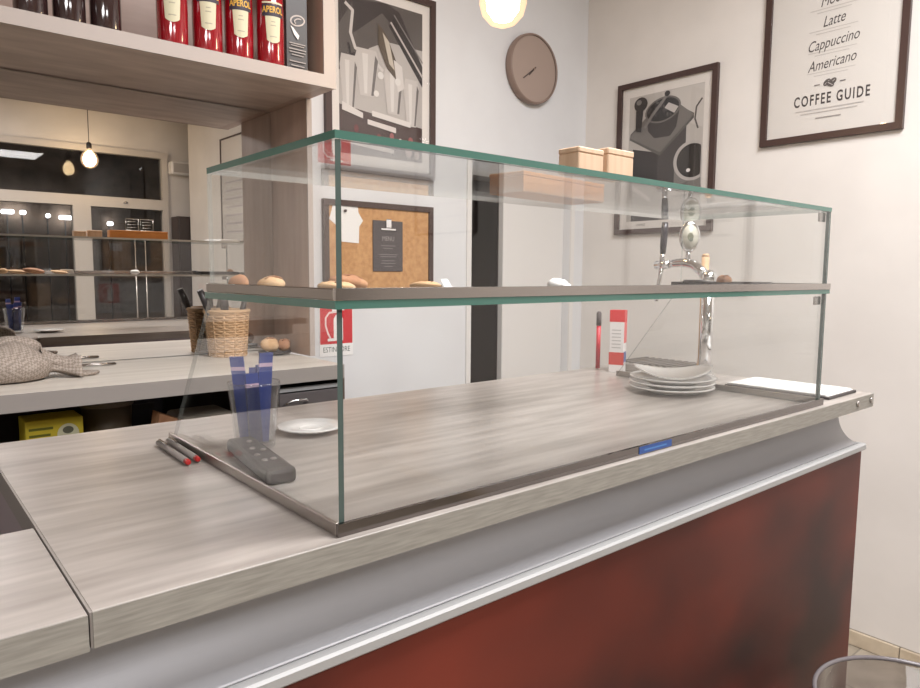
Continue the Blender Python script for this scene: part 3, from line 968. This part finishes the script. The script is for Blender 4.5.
# papers at the end of the bar
t = thing('menu_folder', 'dark folder with white sheets lying at the right end of the bar', 'folder', (1.715, .765, BZ), .02)
B(-.082, .082, -.125, .125, 0, .006, 'cover', mat('dark_cover', srgb(60, 54, 54), .5), t, .001)
for k in range(2):
    sh_ = MB().box(-.078 - .002 * k, .074 - .003 * k, -.120 + .004 * k, .121 - .002 * k, .0063 + .0024 * k, .0083 + .0024 * k).build('sheet', PAPER, t)
mb = MB()
for k in range(14):
    w = random.uniform(.04, .062)
    mb.poly([(-.06, .10 - .014 * k, .0108), (-.06 + 2 * w, .10 - .014 * k, .0108), (-.06 + 2 * w, .104 - .014 * k, .0108), (-.06, .104 - .014 * k, .0108)])
mb.build('printed_text', plain((196, 194, 194)), sh_)

# ================================================================== WALL THINGS


def frame_poster(name, label, cat, loc, rz, w, h, fw=.024, fd=.018, mat_m=MATP):
    t = thing(name, label, cat, loc, rz)
    mb = MB()
    mb.box(-w / 2, -w / 2 + fw, -fd, 0, 0, h)
    mb.box(w / 2 - fw, w / 2, -fd, 0, 0, h)
    mb.box(-w / 2 + fw, w / 2 - fw, -fd, 0, 0, fw)
    mb.box(-w / 2 + fw, w / 2 - fw, -fd, 0, h - fw, h)
    mb.build('frame', BLACKWOOD, t)
    B(-w / 2 + fw, w / 2 - fw, -.006, -.0005, fw, h - fw, 'backing', mat_m, t)
    B(-w / 2 + fw, w / 2 - fw, -.0155, -.0142, fw, h - fw, 'glazing', PGLASS, t)
    return t


# espresso machine photograph on the back wall
p1 = frame_poster('framed_poster', 'framed photograph of an espresso machine portafilter above the cork board', 'poster', (1.532, YB - .0005, 1.755), 0, .50, .70)
P = [([(-.19, .065), (.19, .065), (.19, .640), (-.19, .640)], (182, 176, 172))]
Q = lambda pts, c: P.append((pts, c))
Q([(-.19, .065), (.19, .065), (.19, .20), (-.19, .24)], (96, 72, 68))
Q([(-.19, .36), (-.19, .64), (.19, .64), (.19, .50), (.02, .50), (-.06, .46), (-.10, .40)], (124, 114, 111))
Q([(-.19, .52), (-.11, .64), (-.19, .64)], (80, 68, 66))
Q([(-.13, .50), (.0, .60), (.05, .56), (.19, .38), (.19, .44), (.08, .62), (.02, .64), (-.13, .62)], (74, 62, 60))
Q([(.03, .56), (.06, .60), (.19, .44), (.19, .36)], (58, 46, 46))
for w in band([(.04, .575), (.19, .40)], .008): Q(w, (188, 180, 176))
for w in band([(.055, .605), (.19, .455)], .006): Q(w, (168, 160, 156))
for w in band([(-.16, .60), (-.13, .58), (-.14, .50), (-.12, .45), (-.05, .43), (.0, .39)], .012): Q(w, (206, 200, 196))
for w in band([(-.15, .46), (-.14, .42), (-.10, .44)], .01): Q(w, (60, 50, 50))
for cx, cz, w0, w1, hh in ((-.07, .37, .030, .052, .085), (-.15, .32, .022, .038, .10), (.05, .32, .028, .045, .085), (.135, .29, .022, .038, .09)):
    Q([(cx - w0, cz - hh), (cx + w0, cz - hh), (cx + w1, cz + hh * .6), (cx + w1 * .8, cz + hh), (cx - w1 * .8, cz + hh), (cx - w1, cz + hh * .6)], (196, 190, 186))
    Q([(cx - w0 * .4, cz - hh * .9), (cx, cz - hh * .9), (cx + w1 * .1, cz + hh * .8), (cx - w1 * .4, cz + hh * .8)], (214, 209, 205))
    Q([(cx + w0 * .6, cz - hh * .95), (cx + w0 * .95, cz - hh * .95), (cx + w1 * .95, cz + hh * .6), (cx + w1 * .7, cz + hh * .8)], (150, 143, 139))
Q([(-.02, .56), (.02, .52), (.06, .44), (.07, .36), (.02, .40), (-.02, .48)], (122, 104, 84))
Q([(.0, .53), (.03, .50), (.055, .40), (.03, .42)], (196, 186, 172))
Q([(.05, .44), (.09, .42), (.10, .34), (.07, .32)], (212, 206, 202))
for cx, cz, r in ((.07, .36, .014), (-.01, .37, .014), (-.03, .30, .012)): Q(ell(cx, cz, r, r, 12), (222, 218, 214))
Q([(-.18, .25), (-.09, .22), (-.09, .20), (-.18, .22)], (216, 210, 206))
Q([(-.05, .235), (.13, .215), (.13, .195), (-.05, .215)], (218, 212, 208))
Q([(-.07, .20), (.06, .185), (.06, .165), (-.07, .182)], (214, 206, 202))
Q([(-.19, .125), (.05, .10), (.05, .085), (-.19, .105)], (224, 216, 212))
for cx, cz, r, c in ((.08, .13, .012, (226, 214, 212)), (.04, .15, .010, (206, 120, 120)), (.13, .14, .013, (202, 112, 108)), (-.12, .16, .01, (150, 70, 70)), (-.02, .14, .009, (170, 84, 80)), (.12, .10, .016, (190, 170, 168)), (.16, .09, .012, (196, 180, 176))):
    Q(ell(cx, cz, r, r * 1.4, 14), c)
print_sheet('picture', P, p1, -.0062, dark=.72)

# cork board
ck_ = thing('cork_board', 'cork notice board in dark frame on the back wall', 'notice board', (1.520, YB - .0005, 1.275))
mb = MB(); w, h, fw, fd = .505, .372, .021, .018
mb.box(-w / 2, -w / 2 + fw, -fd, 0, 0, h); mb.box(w / 2 - fw, w / 2, -fd, 0, 0, h); mb.box(-w / 2 + fw, w / 2 - fw, -fd, 0, 0, fw); mb.box(-w / 2 + fw, w / 2 - fw, -fd, 0, h - fw, h)
mb.build('frame', BLACKWOOD, ck_)
B(-w / 2 + fw, w / 2 - fw, -.010, -.0005, fw, h - fw, 'cork_sheet', CORK, ck_)
t = thing('menu_card', 'small dark slate menu card clipped onto the cork board', 'card', (1.550, YB - .0115, 1.385))
B(-.070, .070, -.004, 0, 0, .196, 'board', mat('slate_card', srgb(84, 78, 80), .6), t, .001)
mb = MB(); mb.box(-.035, .035, -.010, -.0042, .158, .168, .002); mb.box(-.012, .012, -.012, -.0042, .168, .202, .002); mb.build('clip', CHROME, t)
text_obj('MENU', .026, plain((158, 152, 150)), t, (0, -.0045, .126), sx=.8)
P = []
for z, w in ((.098, .034), (.088, .022), (.064, .042), (.056, .038), (.040, .030), (.030, .034), (.018, .02)):
    P.append(([(-w, z), (w, z), (w, z + .0028), (-w, z + .0028)], (132, 126, 126)))
print_sheet('printed_lines', P, t, -.0044)
t = thing('pinned_paper', 'white cut paper pinned at the left of the cork board', 'paper', (1.362, YB - .0115, 1.49))
MB().prism([(-.055, .135), (.052, .142), (.055, .115), (.075, .085), (.058, .062), (.056, .0), (-.018, .004), (-.03, .055), (-.07, .085), (-.062, .11)], 'y', -.0012, 0).build('sheet', PAPER, t)
o = MB().lathe([(.005, 0), (.004, .006), (.0055, .009), (.001, .010)], 12, cap1=False).build('push_pin', plain((90, 80, 80), .3), t); o.rotation_euler = (PI / 2, 0, 0); o.location = (-.005, -.0012, .118)

# fire extinguisher sign
t = thing('wall_sign', 'red and white fire extinguisher sign below the cork board', 'sign', (1.323, YB - .0005, 1.066))
B(-.071, .071, -.002, 0, 0, .190, 'plate', PAPER, t)
P = [([(-.069, .046), (.069, .046), (.069, .188), (-.069, .188)], (204, 44, 54))]
Q = lambda pts, c: P.append((pts, c))
Q([(-.012, .058), (.028, .058), (.028, .140), (.018, .156), (-.002, .156), (-.012, .140)], (240, 236, 234))
Q([(.002, .156), (.014, .156), (.014, .168), (.002, .168)], (240, 236, 234))
Q([(-.018, .168), (.034, .172), (.034, .178), (-.018, .176)], (240, 236, 234))
for w in band([(.0, .166), (-.03, .164), (-.046, .145), (-.046, .115), (-.036, .085), (-.026, .066)], .007): Q(w, (240, 214, 212))
for w in band([(-.036, .062), (-.008, .062)], .010): Q(w, (240, 236, 234))
print_sheet('pictogram', P, t, -.0022)
text_obj('ESTINTORE', .0285, plain((40, 66, 62)), t, (0, -.0023, .024), sx=.80)

# clock
t = thing('wall_clock', 'round grey-beige wall clock on the back wall under the bulb', 'clock', (2.335, YB - .0005, 2.298))
CF = mat('clock_face', srgb(164, 146, 136), .55)
CRM = mat('clock_rim', srgb(140, 120, 110), .5)
for nm, pr, m_ in (('rim', [(.150, 0), (.154, .012), (.152, .034), (.147, .040), (.143, .034)], CRM), ('dial', [(.1435, .004), (.1435, .030)], CF)):
    o = MB().lathe(pr, 56, cap1=(nm == 'dial')).build(nm, m_, t); o.rotation_euler = (PI / 2, 0, 0)
for nm, L_, wd_, ang in (('minute_hand', .085, .005, -2.50), ('hour_hand', .045, .006, -2.38)):
    o = B(-.012, L_, -.0335, -.0315, -wd_ / 2, wd_ / 2, nm, plain((96, 84, 80)), t); o.rotation_euler = (0, -ang, 0)
o = MB().lathe([(.006, 0), (.006, .004)], 16).build('hub', CRM, t); o.rotation_euler = (PI / 2, 0, 0); o.location = (0, -.0302, 0)

# grinder photograph on the right wall
p2 = frame_poster('framed_poster', 'framed black and white photograph of a coffee grinder on the right wall', 'poster', (XR - .0005, 1.830, 1.566), -PI / 2, .505, .690)
P = [([(-.19, .06), (.19, .06), (.19, .625), (-.19, .625)], (192, 186, 180))]
Q = lambda pts, c: P.append((pts, c))
Q([(.02, .45), (.19, .38), (.19, .625), (-.02, .625)], (204, 198, 192))
for w in band([(.18, .50), (.155, .47), (.15, .42), (.165, .38)], .008): Q(w, (120, 112, 108))
Q([(-.165, .33), (-.165, .18), (-.02, .07), (.10, .10), (.10, .40), (-.03, .30)], (76, 70, 70))
Q([(-.03, .30), (.11, .41), (.11, .12), (-.03, .07)], (96, 90, 88))
Q([(-.18, .22), (-.14, .26), (-.02, .18), (-.03, .06), (-.18, .10)], (66, 60, 60))
Q([(-.17, .15), (-.16, .165), (-.06, .10), (-.07, .085)], (196, 190, 186))
Q([(-.185, .375), (-.02, .285), (.145, .425), (.145, .445), (.05, .50), (-.10, .46), (-.18, .40)], (128, 122, 118))
Q([(-.185, .385), (-.02, .300), (.145, .440), (.06, .505), (-.09, .47)], (160, 154, 148))
Q([(-.10, .485), (.075, .485), (.06, .40), (.03, .365), (-.05, .365), (-.085, .40)], (84, 78, 76))
Q(ell(-.012, .485, .092, .055, 28, tilt=.15), (150, 144, 140))
Q(ell(-.012, .485, .083, .047, 28, tilt=.15), (54, 48, 48))
random.seed(3)
for k in range(34):
    a = random.uniform(0, 2 * PI); r = math.sqrt(random.random()) * .9
    Q(ell(-.012 + .076 * r * math.cos(a), .485 + .041 * r * math.sin(a), .010, .006, 8, tilt=random.uniform(0, 3)), random.choice([(96, 90, 88), (120, 114, 112), (70, 64, 64)]))
Q([(.0, .49), (.05, .46), (.07, .485), (.02, .51)], (196, 190, 186))
for w in band([(-.10, .42), (-.06, .47), (-.01, .52), (.01, .545)], .014): Q(w, (176, 170, 166))
Q(ell(.012, .55, .014, .012, 14), (70, 64, 64))
Q([(-.15, .50), (-.11, .50), (-.12, .40), (-.15, .41)], (66, 60, 60))
Q(ell(-.125, .525, .036, .032, 20), (70, 64, 64)); Q(ell(-.135, .535, .014, .012, 12), (170, 164, 160))
Q([(.06, .06), (.19, .06), (.19, .25), (.06, .25)], (170, 164, 160))
Q(ell(.145, .245, .090, .085, 30), (186, 180, 176))
P[-1] = ([p for p in [(min(.19, q[0]), q[1]) for q in P[-1][0]]], (186, 180, 176))
Q([(min(.188, q[0]), q[1]) for q in ell(.147, .245, .076, .072, 30)], (70, 64, 62))
Q(ell(.13, .205, .010, .008, 12), (232, 228, 226))
Q([(.09, .06), (.13, .06), (.13, .16), (.10, .15)], (140, 134, 130))
P = [P[0], ([(-.165, .06), (.10, .06), (.10, .24), (-.165, .24)], (76, 70, 70)), ([(.06, .06), (.19, .06), (.19, .20), (.06, .20)], (150, 144, 140))] + [([(x, min(.622, z + .06)) for x, z in pl], c) for pl, c in P[1:]]
print_sheet('picture', P, p2, -.0062, dark=.74)
t_ = text_obj('COFFEE', .014, plain((70, 66, 66)), p2, (-.11, -.0064, .042), sx=1.0)

# coffee guide poster on the right wall
p3 = frame_poster('framed_poster', 'framed coffee guide lettering poster on the right wall', 'poster', (XR - .0005, 1.133, 1.885), -PI / 2, .502, .70, mat_m=mat('guide_paper', srgb(222, 217, 211), .55))
INK, SOFT = plain((66, 60, 60)), plain((184, 178, 174))
text_obj('COFFEE GUIDE', .054, INK, p3, (.005, -.0064, .148), sx=.60, bold=.0012, space=1.28)
for z, s, sz in ((.275, 'Americano', .054), (.348, 'Cappuccino', .054), (.425, 'Latte', .054), (.50, 'Mocha', .054), (.575, 'Espresso', .054)):
    text_obj(s, sz, INK, p3, (.0, -.0064, z), shear=.40, sx=.70, rotz=.08)
P = []
for z in (.245, .318, .395, .470, .545):
    for k, w in enumerate((.085, .06)):
        P.append(([(-w, z - .011 * k), (w, z - .011 * k), (w, z + .003 - .011 * k), (-w, z + .003 - .011 * k)], (198, 192, 187)))
for z, w in ((.112, .12), (.100, .10)):
    P.append(([(-w, z), (w, z), (w, z + .004), (-w, z + .004)], (190, 184, 180)))
P.append(([(-.045, .078), (.045, .078), (.045, .083), (-.045, .083)], (160, 154, 150)))
for x, z, tl_ in ((-.010, .205, .7), (.010, .205, .7), (.002, .198, -.6)):
    P.append((ell(x, z, .015, .010, 16, tilt=tl_), (92, 86, 84)))
    P.append((band([(x - .010 * math.cos(tl_), z - .010 * math.sin(tl_)), (x + .010 * math.cos(tl_), z + .010 * math.sin(tl_))], .002)[0], (206, 200, 196)))
for s in (-1, 1):
    P.append(([(s * .035, .200), (s * .055, .200), (s * .055, .203), (s * .035, .203)], (120, 114, 112)))
print_sheet('print', P, p3, -.0062)

# further wall things on the guests' side (seen only as reflections)
p4 = frame_poster('framed_poster', 'framed price list on the right wall, mirrored faintly in the case glass', 'poster', (XR - .0005, -.45, 1.30), -PI / 2, .62, .88)
text_obj('CAFFETTERIA', .06, SOFT, p4, (0, -.0064, .14), sx=.9)
P = []
for k in range(9):
    P.append(([(-.22, .24 + .06 * k), (.06 + .02 * (k % 3), .24 + .06 * k), (.06 + .02 * (k % 3), .252 + .06 * k), (-.22, .252 + .06 * k)], (150, 144, 142)))
print_sheet('print', P, p4, -.0062)
p5 = frame_poster('framed_poster', 'framed sheet on the right wall at the edge of the mirror image', 'poster', (XR - .0005, -2.12, 1.62), -PI / 2, .60, 1.02, fw=.012)
P = [([(-.2, .10 + .08 * k), (.2, .10 + .08 * k), (.2, .115 + .08 * k), (-.2, .115 + .08 * k)], (190, 184, 190)) for k in range(9)]
print_sheet('print', P, p5, -.0062)

t = thing('dark_cabinet', 'tall dark cabinet by the shop window, seen in the mirror', 'cabinet', (2.84, -3.50, 0))
B(-.22, .22, -.13, .10, .05, 1.93, 'body', mat('cabinet_black', srgb(66, 56, 54), .4), t, .004)
B(-.21, .21, .10, .115, .08, 1.90, 'door', mat('cabinet_door', srgb(58, 50, 48), .35), t, .003)
B(-.19, .19, -.12, .09, 0, .05, 'plinth', DARK, t)
t = thing('wall_speaker', 'small white wall box high beside the shop window, seen in the mirror', 'wall box', (2.72, -3.655, 2.40))
B(-.11, .11, 0, .13, 0, .14, 'housing', WHITE, t, .01)
B(-.09, .09, .131, .135, .02, .12, 'grille', plain((176, 170, 164)), t)
t = thing('sign_stand', 'wire double frame sign on two posts near the window, seen in the mirror', 'sign', (2.16, -3.20, 0))
WIRE = mat('wire_metal', (0.75, .7, .65, 1), .25, .9)
for s in (-1, 1):
    MB().tube([(s * .05, 0, 0), (s * .05, 0, 1.745)], .006, 8).build('post', WIRE, t)
    fr_ = [(s * .072 + .062 * a, 0, 1.80 + .058 * b) for a, b in ((-1, -1), (1, -1), (1, 1), (-1, 1), (-1, -1))]
    MB().tube(fr_, .008, 8).build('wire_frame', WIRE, t)
    for q in range(3):
        MB().tube([(s * .072 - .045, 0, 1.77 + .03 * q), (s * .072 + .045, 0, 1.775 + .03 * q)], .004, 6).build('wire_bar', WIRE, t)
B(-.14, .14, -.10, .10, 0, .015, 'base', BLACKP, t)

# pendant bulbs ------------------------------------------------------------
BULBG = bpy.data.materials.new('warm_bulb_glass'); BULBG.use_nodes = True
nt = BULBG.node_tree; nt.nodes.remove(nt.nodes['Principled BSDF'])
tr = nt.nodes.new('ShaderNodeBsdfTransparent'); tr.inputs[0].default_value = (1, .93, .8, 1)
em = nt.nodes.new('ShaderNodeEmission'); em.inputs[0].default_value = (1, .66, .42, 1); em.inputs[1].default_value = .42
ad = nt.nodes.new('ShaderNodeAddShader')
nt.links.new(tr.outputs[0], ad.inputs[0]); nt.links.new(em.outputs[0], ad.inputs[1])
nt.links.new(ad.outputs[0], nt.nodes['Material Output'].inputs[0])
FIL = mat('filament_glow', (1, .8, .5, 1), emit=(1, .80, .54, 1), emit_s=46.0)


def pendant(x, y, z, label, k):
    t = thing('pendant_bulb', label, 'pendant lamp', (x, y, ZC), group='bare pendant bulbs')
    d = z - ZC
    MB().lathe([(.05, -.02), (.05, 0)], 24).build('ceiling_rose', BLACKP, t)
    MB().tube([(0, 0, -.02), (0, 0, d + .132 * k)], .0035, 8).build('cord', BLACKP, t)
    for nm, prof, m_, n in (('socket', [(.017, .085), (.019, .095), (.019, .125), (.010, .138)], BLACKP, 18),
                            ('globe', [(.014, .088), (.022, .075), (.05, .05), (.062, .018), (.064, -.005), (.056, -.034), (.036, -.056), (.012, -.066), (.001, -.067)], BULBG, 32),
                            ('filament', [(.012, .07), (.034, .045), (.046, .012), (.044, -.02), (.026, -.046), (.001, -.052)], FIL, 20)):
        MB().lathe([(a * k, d + b * k) for a, b in prof], n, cap0=nm != 'globe', cap1=nm == 'socket').build(nm, m_, t)
    return t


pendant(1.346, 1.42, 2.110, 'bare warm pendant bulb hanging in front of the back wall beside the clock', 1.0)
pendant(1.72, -3.22, 2.42, 'bare warm pendant bulb near the shop window, seen in the mirror', 1.25)

# waste bin ---------------------------------------------------------------
bn = thing('waste_bin', 'clear smoked plastic waste bin on the floor by the bar end', 'waste bin', (1.540, .392, 0))
MB().lathe([(.15, .004), (.19, .52), (.187, .52), (.147, .008), (.001, .008)], 48, cap1=False).build('bin_wall', BINM, bn)
MB().tube([(.1895 * math.cos(2 * PI * k / 56), .1895 * math.sin(2 * PI * k / 56), .523) for k in range(57)], .005, 8, caps=False).build('rim', mat('bin_rim', srgb(112, 106, 108), .2), bn)
bpy.context.view_layer.update()
